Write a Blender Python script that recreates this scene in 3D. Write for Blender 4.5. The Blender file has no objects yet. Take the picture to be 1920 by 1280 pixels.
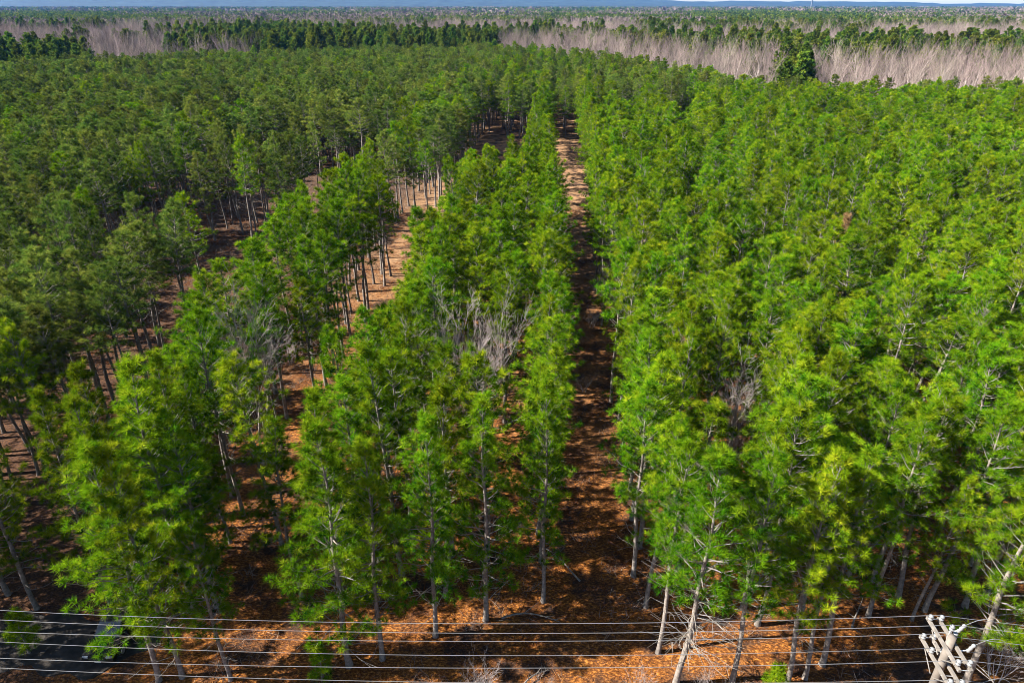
import bpy, math, random
import numpy as np
from mathutils import Vector, Matrix, Euler

S = bpy.context.scene
COL = S.collection
R = math.radians
rng = np.random.default_rng(11)

# ------------------------------------------------------------------ camera
CAM_Z = 34.0
PITCH = 26.28
YAW = 3.4
cam = bpy.data.cameras.new('camera')
cam.lens = 24.0
cam.sensor_width = 36.0
cam.clip_start = 0.5
cam.clip_end = 40000
cam_o = bpy.data.objects.new('camera', cam)
COL.objects.link(cam_o)
cam_o.location = (0, 0, CAM_Z)
cam_o.rotation_euler = (R(90 - PITCH), 0, R(YAW))
S.camera = cam_o

# ------------------------------------------------------------------ light
SUN_EL = 41.0
SUN_AZ = (-0.985, -0.17)            # horizontal direction towards the sun
world = bpy.data.worlds.new('World')
S.world = world
world.use_nodes = True
wn = world.node_tree.nodes
wl = world.node_tree.links
bg = wn['Background']
sky = wn.new('ShaderNodeTexSky')
sky.sky_type = 'NISHITA'
sky.sun_disc = False
sky.sun_elevation = R(SUN_EL)
sky.sun_rotation = math.atan2(SUN_AZ[0], SUN_AZ[1])
sky.air_density = 1.0
sky.dust_density = 0.6
wl.new(sky.outputs[0], bg.inputs['Color'])
bg.inputs['Strength'].default_value = 0.05

sun = bpy.data.lights.new('sun', 'SUN')
sun.energy = 5.0
sun.angle = R(0.5)
sun.color = (1.0, 0.93, 0.82)
sun_o = bpy.data.objects.new('sun', sun)
COL.objects.link(sun_o)
_sd = Vector((SUN_AZ[0] * math.cos(R(SUN_EL)), SUN_AZ[1] * math.cos(R(SUN_EL)), math.sin(R(SUN_EL))))
sun_o.rotation_euler = _sd.to_track_quat('Z', 'Y').to_euler()
sun_o.location = (-60, -10, 80)

S.view_settings.view_transform = 'Standard'
S.view_settings.look = 'None'
S.view_settings.gamma = 1.0
S.view_settings.use_curve_mapping = False
S.view_settings.exposure = 2.15
S.render.engine = 'CYCLES'
S.cycles.max_bounces = 6
S.cycles.diffuse_bounces = 1
S.cycles.filter_width = 0.9
S.cycles.glossy_bounces = 2
S.cycles.transmission_bounces = 3
S.cycles.volume_bounces = 0

# ------------------------------------------------------------------ helpers
class MB:
    """Collects vertices, faces and one float per vertex; builds ONE mesh."""
    def __init__(s):
        s.v, s.f, s.h, s.n = [], [], [], 0

    def add(s, v, f, h=0.5):
        v = np.asarray(v, float).reshape(-1, 3)
        s.v.append(v)
        s.f.append([tuple(int(i) + s.n for i in q) for q in f])
        s.h.append(np.full(len(v), h) if np.isscalar(h) else np.asarray(h))
        s.n += len(v)

    def tube(s, pts, rad, sides=3, cap=False, h=0.5):
        pts = np.asarray(pts, float)
        n = len(pts)
        rad = np.full(n, rad) if np.isscalar(rad) else np.asarray(rad, float)
        t = np.gradient(pts, axis=0)
        t /= np.linalg.norm(t, axis=1)[:, None] + 1e-9
        ref = np.array([0, 0, 1.0]) if abs(t[0, 2]) < 0.8 else np.array([1.0, 0, 0])
        a = np.cross(t, ref)
        a /= np.linalg.norm(a, axis=1)[:, None] + 1e-9
        b = np.cross(t, a)
        ang = np.arange(sides) * 2 * math.pi / sides
        v = pts[:, None] + rad[:, None, None] * (np.cos(ang)[None, :, None] * a[:, None] + np.sin(ang)[None, :, None] * b[:, None])
        f = []
        for i in range(n - 1):
            for k in range(sides):
                k2 = (k + 1) % sides
                f.append((i * sides + k, i * sides + k2, (i + 1) * sides + k2, (i + 1) * sides + k))
        if cap:
            f.append(tuple(range(sides - 1, -1, -1)))
            f.append(tuple((n - 1) * sides + k for k in range(sides)))
        s.add(v.reshape(-1, 3), f, h)

    def box(s, c, d, rot=None):
        x, y, z = d[0] / 2, d[1] / 2, d[2] / 2
        v = np.array([(-x, -y, -z), (x, -y, -z), (x, y, -z), (-x, y, -z), (-x, -y, z), (x, -y, z), (x, y, z), (-x, y, z)])
        if rot is not None:
            v = v @ np.array(rot.to_matrix() if hasattr(rot, 'to_matrix') else rot).T
        s.add(v + np.asarray(c), [(0, 3, 2, 1), (4, 5, 6, 7), (0, 1, 5, 4), (1, 2, 6, 5), (2, 3, 7, 6), (3, 0, 4, 7)])

    def prism(s, prof, x0, x1, taper=None):
        """profile (y,z) list extruded along x; taper(z)->inset"""
        n = len(prof)
        tp = taper or (lambda z: 0)
        v = [(x0 + tp(z), y, z) for y, z in prof] + [(x1 - tp(z), y, z) for y, z in prof]
        f = [tuple(range(n - 1, -1, -1)), tuple(range(n, 2 * n))]
        f += [(i, (i + 1) % n, n + (i + 1) % n, n + i) for i in range(n)]
        s.add(v, f)

    def mesh(s, name, mat, smooth=False):
        me = bpy.data.meshes.new(name)
        v = np.concatenate(s.v)
        f = [q for g in s.f for q in g]
        me.from_pydata(v.tolist(), [], f)
        at = me.attributes.new('hue', 'FLOAT', 'POINT')
        at.data.foreach_set('value', np.concatenate(s.h).astype(np.float32))
        me.materials.append(mat)
        if smooth:
            me.polygons.foreach_set('use_smooth', [True] * len(me.polygons))
        me.update()
        return me


def tri_mesh(name, V, hue, mat):
    """V: (n,3,3) triangles -> mesh, quick path."""
    n = len(V)
    me = bpy.data.meshes.new(name)
    me.vertices.add(n * 3)
    me.vertices.foreach_set('co', V.reshape(-1).astype(np.float32))
    me.loops.add(n * 3)
    me.loops.foreach_set('vertex_index', np.arange(n * 3, dtype=np.int32))
    me.polygons.add(n)
    me.polygons.foreach_set('loop_start', np.arange(0, n * 3, 3, dtype=np.int32))
    me.update(calc_edges=True)
    at = me.attributes.new('hue', 'FLOAT', 'POINT')
    at.data.foreach_set('value', np.repeat(hue, 3).astype(np.float32))
    me.materials.append(mat)
    return me


def link(name, me, parent=None, **props):
    o = bpy.data.objects.new(name, me)
    COL.objects.link(o)
    if parent is not None:
        o.parent = parent
    for k, v in props.items():
        o[k] = v
    return o


def thing(name, label, cat, loc, group=None, rz=0.0, me=None):
    o = bpy.data.objects.new(name, me)
    COL.objects.link(o)
    o.location = loc
    o.rotation_euler = (0, 0, rz)
    o['label'] = label
    o['category'] = cat
    if group:
        o['group'] = group
    if me is None:
        o.empty_display_size = 0.3
    return o


def unit(n, r=None):
    r = r or rng
    v = r.normal(size=(n, 3))
    return v / np.linalg.norm(v, axis=1)[:, None]


# ------------------------------------------------------------------ materials
def nodes(name):
    m = bpy.data.materials.new(name)
    m.use_nodes = True
    nt = m.node_tree
    return m, nt.nodes, nt.links, nt.nodes['Principled BSDF']


def plain(name, col, rough=0.6, metal=0.0, spec=0.3, noise=0.0, scale=8.0):
    m, n, l, p = nodes(name)
    p.inputs['Base Color'].default_value = (*col, 1)
    p.inputs['Roughness'].default_value = rough
    p.inputs['Metallic'].default_value = metal
    p.inputs['Specular IOR Level'].default_value = spec
    if noise:
        tc = n.new('ShaderNodeTexCoord')
        nz = n.new('ShaderNodeTexNoise')
        nz.inputs['Scale'].default_value = scale
        nz.inputs['Detail'].default_value = 5
        l.new(tc.outputs['Object'], nz.inputs['Vector'])
        rp = n.new('ShaderNodeValToRGB')
        rp.color_ramp.elements[0].position = 0.3
        rp.color_ramp.elements[1].position = 0.7
        rp.color_ramp.elements[0].color = (*[c * (1 - noise) for c in col], 1)
        rp.color_ramp.elements[1].color = (*[min(1, c * (1 + noise)) for c in col], 1)
        l.new(nz.outputs['Fac'], rp.inputs['Fac'])
        l.new(rp.outputs['Color'], p.inputs['Base Color'])
    return m


def leafy(name, stops, rnd=(0.75, 1.25), trans=0.35, hue_amt=0.03):
    """needle / leaf material: hue by tuft, per-tree variation, translucent."""
    m, n, l, p = nodes(name)
    out = n['Material Output']
    at = n.new('ShaderNodeAttribute')
    at.attribute_name = 'hue'
    rp = n.new('ShaderNodeValToRGB')
    cr = rp.color_ramp
    while len(cr.elements) < len(stops):
        cr.elements.new(0.5)
    for e, (pos, c) in zip(cr.elements, stops):
        e.position = pos
        e.color = (*c, 1)
    l.new(at.outputs['Fac'], rp.inputs['Fac'])
    oi = n.new('ShaderNodeObjectInfo')
    mr = n.new('ShaderNodeMapRange')
    mr.inputs['To Min'].default_value = rnd[0]
    mr.inputs['To Max'].default_value = rnd[1]
    l.new(oi.outputs['Random'], mr.inputs['Value'])
    m2 = n.new('ShaderNodeMath')
    m2.operation = 'MULTIPLY'
    m2.inputs[1].default_value = 7.31
    l.new(oi.outputs['Random'], m2.inputs[0])
    fr = n.new('ShaderNodeMath')
    fr.operation = 'FRACT'
    l.new(m2.outputs[0], fr.inputs[0])
    mh = n.new('ShaderNodeMapRange')
    mh.inputs['To Min'].default_value = 0.5 - hue_amt
    mh.inputs['To Max'].default_value = 0.5 + hue_amt
    l.new(fr.outputs[0], mh.inputs['Value'])
    hs = n.new('ShaderNodeHueSaturation')
    l.new(rp.outputs['Color'], hs.inputs['Color'])
    l.new(mr.outputs[0], hs.inputs['Value'])
    l.new(mh.outputs[0], hs.inputs['Hue'])
    df = n.new('ShaderNodeBsdfDiffuse')
    tr = n.new('ShaderNodeBsdfTranslucent')
    l.new(hs.outputs['Color'], df.inputs['Color'])
    l.new(hs.outputs['Color'], tr.inputs['Color'])
    mx = n.new('ShaderNodeMixShader')
    mx.inputs[0].default_value = trans
    l.new(df.outputs[0], mx.inputs[1])
    l.new(tr.outputs[0], mx.inputs[2])
    l.new(mx.outputs[0], out.inputs['Surface'])
    n.remove(p)
    return m


M = {}
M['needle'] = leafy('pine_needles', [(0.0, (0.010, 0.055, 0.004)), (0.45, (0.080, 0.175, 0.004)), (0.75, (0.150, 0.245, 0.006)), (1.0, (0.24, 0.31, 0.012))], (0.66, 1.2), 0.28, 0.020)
M['needle_far'] = leafy('pine_needles_far', [(0.0, (0.028, 0.065, 0.012)), (0.6, (0.085, 0.140, 0.014)), (1.0, (0.17, 0.20, 0.022))], (0.6, 1.2), 0.3, 0.03)
M['bark'] = plain('pine_bark', (0.15, 0.13, 0.115), 0.9, noise=0.5, scale=5)
M['dead'] = plain('dead_branch_wood', (0.13, 0.115, 0.10), 0.9, noise=0.3, scale=6)
M['bare'] = leafy('bare_twigs', [(0.0, (0.235, 0.205, 0.192)), (1.0, (0.30, 0.265, 0.25))], (0.8, 1.2), 0.0, 0.015)
M['bare_far'] = leafy('bare_twigs_far', [(0.0, (0.185, 0.145, 0.132)), (0.5, (0.265, 0.218, 0.200)), (1.0, (0.40, 0.365, 0.34))], (0.55, 1.3), 0.0, 0.03)
M['bare_mass'] = leafy('leafless_wood_mass', [(0.0, (0.10, 0.078, 0.070)), (1.0, (0.26, 0.22, 0.20))], (1, 1), 0.0, 0.0)
M['straw_tuft'] = leafy('pine_straw_blades', [(0.0, (0.06, 0.022, 0.008)), (0.6, (0.18, 0.066, 0.016)), (1.0, (0.38, 0.18, 0.05))], (0.7, 1.2), 0.2, 0.01)


def mat_ground():
    m, n, l, p = nodes('pine_straw_ground')
    p.inputs['Roughness'].default_value = 0.95
    p.inputs['Specular IOR Level'].default_value = 0.1
    geo = n.new('ShaderNodeNewGeometry')

    def noise(scale, detail=6, stretch=None):
        nz = n.new('ShaderNodeTexNoise')
        nz.inputs['Scale'].default_value = scale
        nz.inputs['Detail'].default_value = detail
        nz.inputs['Roughness'].default_value = 0.65
        if stretch:
            mp = n.new('ShaderNodeMapping')
            mp.inputs['Scale'].default_value = stretch
            l.new(geo.outputs['Position'], mp.inputs['Vector'])
            l.new(mp.outputs[0], nz.inputs['Vector'])
        else:
            l.new(geo.outputs['Position'], nz.inputs['Vector'])
        return nz

    def ramp(src, stops):
        r = n.new('ShaderNodeValToRGB')
        while len(r.color_ramp.elements) < len(stops):
            r.color_ramp.elements.new(0.5)
        for e, (pos, c) in zip(r.color_ramp.elements, stops):
            e.position = pos
            e.color = (*c, 1)
        l.new(src, r.inputs['Fac'])
        return r

    def mix(fac, a, b):
        x = n.new('ShaderNodeMix')
        x.data_type = 'RGBA'
        l.new(fac, x.inputs[0])
        l.new(a, x.inputs[6])
        l.new(b, x.inputs[7])
        return x

    fine = noise(5.0, 8, (1.0, 1.8, 1.0))
    orange = ramp(fine.outputs['Fac'], [(0.30, (0.020, 0.009, 0.006)), (0.5, (0.135, 0.048, 0.011)), (0.68, (0.50, 0.205, 0.042))])
    fine2 = noise(2.4, 8, (0.7, 1.8, 1.0))
    tan = ramp(fine2.outputs['Fac'], [(0.3, (0.09, 0.05, 0.028)), (0.5, (0.20, 0.115, 0.06)), (0.72, (0.30, 0.19, 0.10))])
    # straw near the line, pale dry grass further in, by distance and patches
    sep = n.new('ShaderNodeSeparateXYZ')
    l.new(geo.outputs['Position'], sep.inputs[0])
    big = noise(0.03, 4)
    a = n.new('ShaderNodeMath'); a.operation = 'MULTIPLY_ADD'
    a.inputs[1].default_value = 120.0
    l.new(big.outputs['Fac'], a.inputs[0]); l.new(sep.outputs['Y'], a.inputs[2])
    mr = n.new('ShaderNodeMapRange')
    mr.inputs['From Min'].default_value = 100.0
    mr.inputs['From Max'].default_value = 165.0
    l.new(a.outputs[0], mr.inputs['Value'])
    near = mix(mr.outputs[0], orange.outputs['Color'], tan.outputs['Color'])
    # brown litter and small green patches, plus painted shade on the drive side
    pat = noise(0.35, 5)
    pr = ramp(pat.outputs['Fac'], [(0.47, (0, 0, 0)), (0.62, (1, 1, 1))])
    opening_shade = n.new('ShaderNodeMapRange')  # darkens ground by position, shade of the wide opening put into the colour
    opening_shade.inputs['From Min'].default_value = -23.0
    opening_shade.inputs['From Max'].default_value = -30.0
    opening_shade.inputs['To Max'].default_value = 0.85
    l.new(sep.outputs['X'], opening_shade.inputs['Value'])
    litter_and_shade = n.new('ShaderNodeMath'); litter_and_shade.operation = 'MAXIMUM'
    l.new(opening_shade.outputs[0], litter_and_shade.inputs[0]); l.new(pr.outputs['Color'], litter_and_shade.inputs[1])
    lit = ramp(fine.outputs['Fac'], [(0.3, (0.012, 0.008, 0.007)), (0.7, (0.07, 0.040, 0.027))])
    near2 = mix(litter_and_shade.outputs[0], near.outputs[2], lit.outputs['Color'])
    # far forest floor: brown green wild ground
    farn = noise(0.004, 6)
    farc = ramp(farn.outputs['Fac'], [(0.38, (0.045, 0.065, 0.03)), (0.5, (0.16, 0.12, 0.095)), (0.62, (0.05, 0.075, 0.03))])
    ln = n.new('ShaderNodeVectorMath'); ln.operation = 'LENGTH'
    l.new(geo.outputs['Position'], ln.inputs[0])
    mf = n.new('ShaderNodeMapRange')
    mf.inputs['From Min'].default_value = 380
    mf.inputs['From Max'].default_value = 520
    l.new(ln.outputs['Value'], mf.inputs['Value'])
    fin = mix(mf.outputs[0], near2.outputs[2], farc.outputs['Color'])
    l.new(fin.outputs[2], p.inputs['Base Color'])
    bp = n.new('ShaderNodeBump')
    bp.inputs['Strength'].default_value = 0.9
    bp.inputs['Distance'].default_value = 0.12
    l.new(fine.outputs['Fac'], bp.inputs['Height'])
    l.new(bp.outputs[0], p.inputs['Normal'])
    return m


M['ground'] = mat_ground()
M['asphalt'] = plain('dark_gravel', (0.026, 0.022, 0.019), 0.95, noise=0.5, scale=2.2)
M['pole'] = plain('weathered_pole_wood', (0.125, 0.107, 0.092), 0.85, noise=0.25, scale=3)
M['arm'] = plain('crossarm_wood', (0.135, 0.122, 0.108), 0.8, noise=0.25, scale=4)
M['porcelain'] = plain('grey_porcelain', (0.17, 0.178, 0.185), 0.25, spec=0.5)
M['steel'] = plain('galvanised_steel', (0.50, 0.51, 0.52), 0.45, metal=0.6)
M['wire'] = plain('aluminium_wire', (0.125, 0.125, 0.13), 0.5, metal=0.1)
M['carpaint'] = plain('black_car_paint', (0.005, 0.005, 0.006), 0.5, spec=0.2)
M['glass'] = plain('dark_car_glass', (0.02, 0.025, 0.03), 0.06, spec=0.6)
M['rubber'] = plain('tyre_rubber', (0.02, 0.02, 0.02), 0.9)
M['alloy'] = plain('alloy_rim', (0.45, 0.45, 0.46), 0.35, metal=0.8)
M['lamp'] = plain('headlight_lens', (0.25, 0.26, 0.28), 0.1, spec=0.6)
M['plate'] = plain('white_plate', (0.35, 0.35, 0.34), 0.5)
M['field'] = plain('pale_bare_field', (0.30, 0.26, 0.19), 0.95, noise=0.15, scale=0.02)
M['hill'] = plain('wooded_hill', (0.012, 0.022, 0.016), 0.95, noise=0.6, scale=0.012)
M['tower'] = plain('dark_tower_metal', (0.10, 0.11, 0.12), 0.6)

# ------------------------------------------------------------------ ground, drive, hills, fields
def bumps(x, y):
    return (0.10 * np.sin(x * 0.61 + 1.3 * np.sin(y * 0.23)) * np.sin(y * 0.47 + 0.7)
            + 0.05 * np.sin(x * 1.9 + y * 0.7) * np.sin(y * 1.7 - x * 0.4))


def build_ground():
    u = np.linspace(-1, 1, 261)
    c = np.sinh(u * 6.2) / np.sinh(6.2) * 10000
    c[0], c[-1] = -10000, 10000
    X, Y = np.meshgrid(c, c + 0.0)
    Y = Y + 60 * (1 - np.abs(Y) / 10000)
    d = np.hypot(X, Y - 60)
    Z = bumps(X, Y) * np.clip(1 - d / 260, 0, 1)
    flat = (np.abs(Y - 27.0) < 3.4) & (X < -17) & (X > -36)
    Z = np.where(flat, np.minimum(Z, 0) * 0.0 - 0.02, Z)
    n = len(c)
    V = np.stack([X, Y, Z], -1).reshape(-1, 3)
    idx = np.arange(n * n).reshape(n, n)
    F = np.stack([idx[:-1, :-1], idx[:-1, 1:], idx[1:, 1:], idx[1:, :-1]], -1).reshape(-1, 4)
    me = bpy.data.meshes.new('ground')
    me.from_pydata(V.tolist(), [], F.tolist())
    me.polygons.foreach_set('use_smooth', [True] * len(me.polygons))
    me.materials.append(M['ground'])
    link('ground', me, kind='structure')


build_ground()


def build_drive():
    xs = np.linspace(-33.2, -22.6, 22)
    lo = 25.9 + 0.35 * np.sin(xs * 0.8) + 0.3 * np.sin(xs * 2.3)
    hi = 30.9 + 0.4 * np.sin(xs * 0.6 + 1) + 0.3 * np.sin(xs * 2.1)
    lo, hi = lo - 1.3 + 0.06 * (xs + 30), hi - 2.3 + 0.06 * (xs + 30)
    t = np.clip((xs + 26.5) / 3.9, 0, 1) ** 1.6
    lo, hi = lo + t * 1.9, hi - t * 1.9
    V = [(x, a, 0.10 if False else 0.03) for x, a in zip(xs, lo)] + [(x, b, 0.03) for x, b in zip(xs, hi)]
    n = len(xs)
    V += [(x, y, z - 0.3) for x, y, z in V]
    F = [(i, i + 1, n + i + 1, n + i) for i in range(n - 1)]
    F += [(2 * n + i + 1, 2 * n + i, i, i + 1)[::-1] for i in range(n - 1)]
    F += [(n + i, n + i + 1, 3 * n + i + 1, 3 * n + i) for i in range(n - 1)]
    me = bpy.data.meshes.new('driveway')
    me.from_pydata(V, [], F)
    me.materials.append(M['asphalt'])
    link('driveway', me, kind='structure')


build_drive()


def polar(px, D):
    """ground point in the direction of photo column px (1920 wide) at distance D"""
    a = math.atan((px - 960) * math.cos(R(PITCH)) / 1280.0)
    f, r = D, D * math.tan(a)
    return (r * math.cos(R(YAW)) - f * math.sin(R(YAW)), r * math.sin(R(YAW)) + f * math.cos(R(YAW)))


def build_hills():
    cols = np.arange(-700, 2700, 18.0)
    prof = np.interp(cols, [-700, 0, 60, 300, 700, 1050, 1300, 1600, 1850, 2000, 2700], [80, 92, 122, 150, 125, 92, 68, 54, 42, 42, 45])
    r = np.random.default_rng(5)
    prof = prof + 5 * np.sin(cols * 0.013) + 3 * np.sin(cols * 0.041 + 1) + r.normal(0, 1.8, len(cols))
    rows = [(5200, 0.0), (6000, 0.22), (6800, 0.5), (7600, 0.8), (8300, 1.0), (9100, 0.7), (9700, 0.0)]
    V, F = [], []
    for D, k in rows:
        for c, h in zip(cols, prof):
            x, y = polar(c, D)
            V.append((x * 1.0, y, h * k + (r.normal(0, 2.2) if 0 < k else -2)))
    n = len(cols)
    for j in range(len(rows) - 1):
        for i in range(n - 1):
            F.append((j * n + i, j * n + i + 1, (j + 1) * n + i + 1, (j + 1) * n + i))
    me = bpy.data.meshes.new('hills')
    me.from_pydata(V, [], F)
    me.materials.append(M['hill'])
    link('hills', me, kind='structure')


build_hills()

FIELDS = [(30, 130, 3000, 3300), (150, 250, 2500, 2750), (420, 500, 2500, 2800), (880, 960, 2100, 2350), (1080, 1130, 2600, 2800)]


def build_fields():
    for c0, c1, d0, d1 in FIELDS:
        cs = np.linspace(c0, c1, 9)
        r = np.random.default_rng(int(c0))
        a = [polar(c, d0 + r.uniform(-30, 30)) for c in cs]
        b = [polar(c, d1 + r.uniform(-30, 30)) for c in cs]
        V = [(x, y, 0.6) for x, y in a + b] + [(x, y, -0.4) for x, y in a + b]
        n = 9
        F = [(i, i + 1, n + i + 1, n + i) for i in range(n - 1)]
        F += [(i + 1, i, 2 * n + i, 2 * n + i + 1) for i in range(n - 1)]
        me = bpy.data.meshes.new('field')
        me.from_pydata(V, [], F)
        me.materials.append(M['field'])
        link('field', me, kind='structure')


build_fields()

# ------------------------------------------------------------------ haze
def build_haze():
    mb = MB()
    mb.box((0, 0, 82.0), (20800, 20800, 176))
    m = bpy.data.materials.new('haze')
    m.use_nodes = True
    nt = m.node_tree
    nt.nodes.remove(nt.nodes['Principled BSDF'])
    pv = nt.nodes.new('ShaderNodeVolumePrincipled')
    pv.inputs['Color'].default_value = (0.05, 0.32, 1.0, 1)
    pv.inputs['Density'].default_value = 0.00003
    pv.inputs['Anisotropy'].default_value = 0.0
    nt.links.new(pv.outputs[0], nt.nodes['Material Output'].inputs['Volume'])
    link('haze', mb.mesh('haze', m), kind='stuff')


build_haze()

# ------------------------------------------------------------------ trees
def needle_tufts(C, Dn, hue, r, n_needle=24, L=(0.24, 0.40), w=0.045, spread=0.8):
    """C (k,3) tuft centres, Dn (k,3) directions -> triangles"""
    k = len(C)
    d = Dn[:, None] * spread + unit(k * n_needle, r).reshape(k, n_needle, 3)
    d /= np.linalg.norm(d, axis=2)[..., None]
    ln = r.uniform(L[0], L[1], (k, n_needle, 1))
    s = np.cross(d, unit(k * n_needle, r).reshape(k, n_needle, 3))
    s /= np.linalg.norm(s, axis=2)[..., None] + 1e-9
    c = C[:, None] + d * 0.03
    V = np.stack([c - s * w / 2, c + s * w / 2, c + d * ln], 2).reshape(-1, 3, 3)
    return V, np.repeat(hue, n_needle)


def pine_meshes(seed, *, dlen=1.0,  h=15.5, zb=7.0, rmax=2.2, r0=0.145, dead=10, top_pow=0.8, dens=1.0, mat='needle', nn=44, tl=(0.24, 0.42), tw=0.022, sides=6):
    r = np.random.default_rng(seed)
    ph = r.uniform(0, 6.28, 4)
    amp = r.uniform(0.04, 0.16)

    def axis(z):
        z = np.asarray(z, float)
        return np.stack([amp * np.sin(z * 0.33 + ph[0]) + 0.05 * np.sin(z * 0.9 + ph[1]) - amp * np.sin(ph[0]) - 0.05 * np.sin(ph[1]),
                         amp * np.sin(z * 0.29 + ph[2]) + 0.05 * np.sin(z * 0.8 + ph[3]) - amp * np.sin(ph[2]) - 0.05 * np.sin(ph[3]), z], -1)

    tk = MB()
    zs = np.concatenate([[-0.3, 0.0, 0.35], np.linspace(1.0, h - 0.1, 11)])
    rad = r0 * (1 - (np.clip(zs, 0, h) / h) ** 1.25) + 0.018
    rad[:2] *= 1.35
    rad[2] *= 1.12
    tk.tube(axis(zs), rad, sides)
    br = MB()
    C, Dn, hue = [], [], []
    z = zb
    az = r.uniform(0, 6.28)
    lop = r.uniform(0, 6.28)
    while z < h - 0.15:
        t = (z - zb) / (h - zb)
        prof = (1 - t) ** top_pow * min(1.0, 0.55 + 2.0 * t)
        for _ in range(r.integers(3, 5)):
            az += 2.4 + r.normal(0, 0.35)
            ln = max(0.3, rmax * prof * r.uniform(0.45, 1.25) * (1 + 0.2 * math.cos(az - lop)))
            el = R(4 + 48 * t ** 0.9 + r.normal(0, 8))
            base = axis(z + r.normal(0, 0.08))
            u = np.linspace(0, 1, 5)
            dirh = np.array([math.cos(az), math.sin(az), 0])
            P = base + u[:, None] * ln * math.cos(el) * dirh + (u * ln * math.sin(el) + 0.20 * ln * u ** 2 * r.uniform(0.2, 1.3))[:, None] * np.array([0, 0, 1])
            P[1:] += r.normal(0, 0.03 * ln, (4, 3))
            br.tube(P, np.linspace(0.018 + 0.009 * ln, 0.007, 5), 3)
            nt = max(3, int(round((2.0 + 3.3 * ln) * dens)))
            for q in range(nt):
                uu = 1 - (q / nt) * 0.72 + r.normal(0, 0.04)
                uu = min(max(uu, 0.15), 1.0)
                i = min(int(uu * 4), 3)
                p0 = P[i] + (P[i + 1] - P[i]) * (uu * 4 - i)
                fwd = P[4] - P[3]
                fwd /= np.linalg.norm(fwd)
                side = np.cross(fwd, [0, 0, 1])
                sg = 1 if q % 2 else -1
                d = fwd * 0.75 + side * sg * r.uniform(0.2, 0.95) * (q > 0) + np.array([0, 0, r.uniform(0.15, 0.75)])
                d /= np.linalg.norm(d)
                tl2 = r.uniform(0.15, 0.25) + 0.20 * ln * (1 - uu) + (0.18 * ln * r.uniform(0, 1) if q else 0.05)
                p1 = p0 + d * tl2
                if q:
                    br.tube(np.stack([p0, p1]), [0.008, 0.005], 3)
                C.append(p1)
                Dn.append(d)
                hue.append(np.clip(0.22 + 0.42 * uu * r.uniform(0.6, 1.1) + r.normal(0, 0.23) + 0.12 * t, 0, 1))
        z += r.uniform(0.36, 0.60) * (1 - 0.3 * t)
    # leader
    for q in range(4):
        C.append(axis(h - 0.12 * q) + r.normal(0, 0.06, 3))
        Dn.append(np.array([r.normal(0, .3), r.normal(0, .3), 1.0]))
        hue.append(0.7)
    br.tube(axis(np.linspace(0.4 * zb, h - 0.2, 7)), 0.012, 3)  # hidden core added inside the trunk, joins the branches
    # dead limbs under the crown
    for q in range(dead):
        zz = zb * r.uniform(0.42, 1.12)
        a = r.uniform(0, 6.28)
        ln = r.uniform(0.6, 1.9) * dlen
        dirh = np.array([math.cos(a), math.sin(a), r.uniform(-0.15, 0.5)])
        b0 = axis(zz)
        P = b0 + np.linspace(0, 1, 5)[:, None] * ln * dirh + np.cumsum(r.normal(0, 0.06 * ln, (5, 3)), 0) * (np.arange(5) > 0)[:, None]
        br.tube(P, np.linspace(0.024, 0.007, 5), 3)
        for s_ in range(r.integers(1, 4)):
            i = r.integers(1, 4)
            d2 = dirh + unit(1, r)[0] * 0.9
            br.tube(np.stack([P[i], P[i] + d2 * ln * 0.2, P[i] + d2 * ln * 0.38 + np.array([0, 0, .06])]), [0.011, 0.008, 0.005], 3)
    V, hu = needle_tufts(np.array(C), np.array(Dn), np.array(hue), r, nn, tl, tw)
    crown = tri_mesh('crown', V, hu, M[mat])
    return tk.mesh('trunk', M['bark'], True), br.mesh('branches', M['dead']), crown


def bare_meshes(seed, h=12.0, stems=3, spread=0.5, thick=1.0, depth=4, mat='bare', kids=(3, 5), rmin=0.011, ratio=(0.45, 0.75), rise=0.12):
    r = np.random.default_rng(seed)
    tk, tw = MB(), MB()

    def grow(p, d, ln, rad, lev):
        n = 4
        P = [p]
        dd = d.copy()
        for i in range(n):
            dd = dd + r.normal(0, 0.10, 3) + np.array([0, 0, 0.06])
            dd /= np.linalg.norm(dd)
            P.append(P[-1] + dd * ln / n)
        P = np.array(P)
        (tk if lev < 1 else tw).tube(P, np.linspace(rad, rad * 0.45, n + 1), 5 if lev < 1 else 3, h=max(0.0, 0.85 - 0.2 * lev + r.uniform(-.15, .2)) if lev else 1.0)
        if lev >= depth:
            return
        for k in range(r.integers(*kids) + (2 if lev == 0 else 0)):
            u = r.uniform(0.32, 1.0) if k else 1.0
            i = min(int(u * n), n - 1)
            q = P[i] + (P[i + 1] - P[i]) * (u * n - i)
            ax = unit(1, r)[0]
            nd = dd + (ax - dd * np.dot(ax, dd)) * spread * r.uniform(0.6, 1.35) + np.array([0, 0, rise])
            nd /= np.linalg.norm(nd)
            grow(q, nd, ln * r.uniform(*ratio), max(rad * 0.5 * (1 - 0.4 * u), rmin * thick), lev + 1)

    for s in range(stems):
        a = s * 6.28 / stems + r.uniform(-0.5, 0.5)
        lean = 0.0 if stems == 1 else r.uniform(0.08, 0.26)
        d = np.array([math.cos(a) * lean, math.sin(a) * lean, 1.0])
        grow(np.array([math.cos(a) * 0.12 * (stems > 1), math.sin(a) * 0.12 * (stems > 1), -0.2]), d / np.linalg.norm(d), h * r.uniform(0.42, 0.55), (0.15 if stems == 1 else 0.062) * thick, 0)
    return tk.mesh('trunk', M[mat]), tw.mesh('branches', M[mat])


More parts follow.
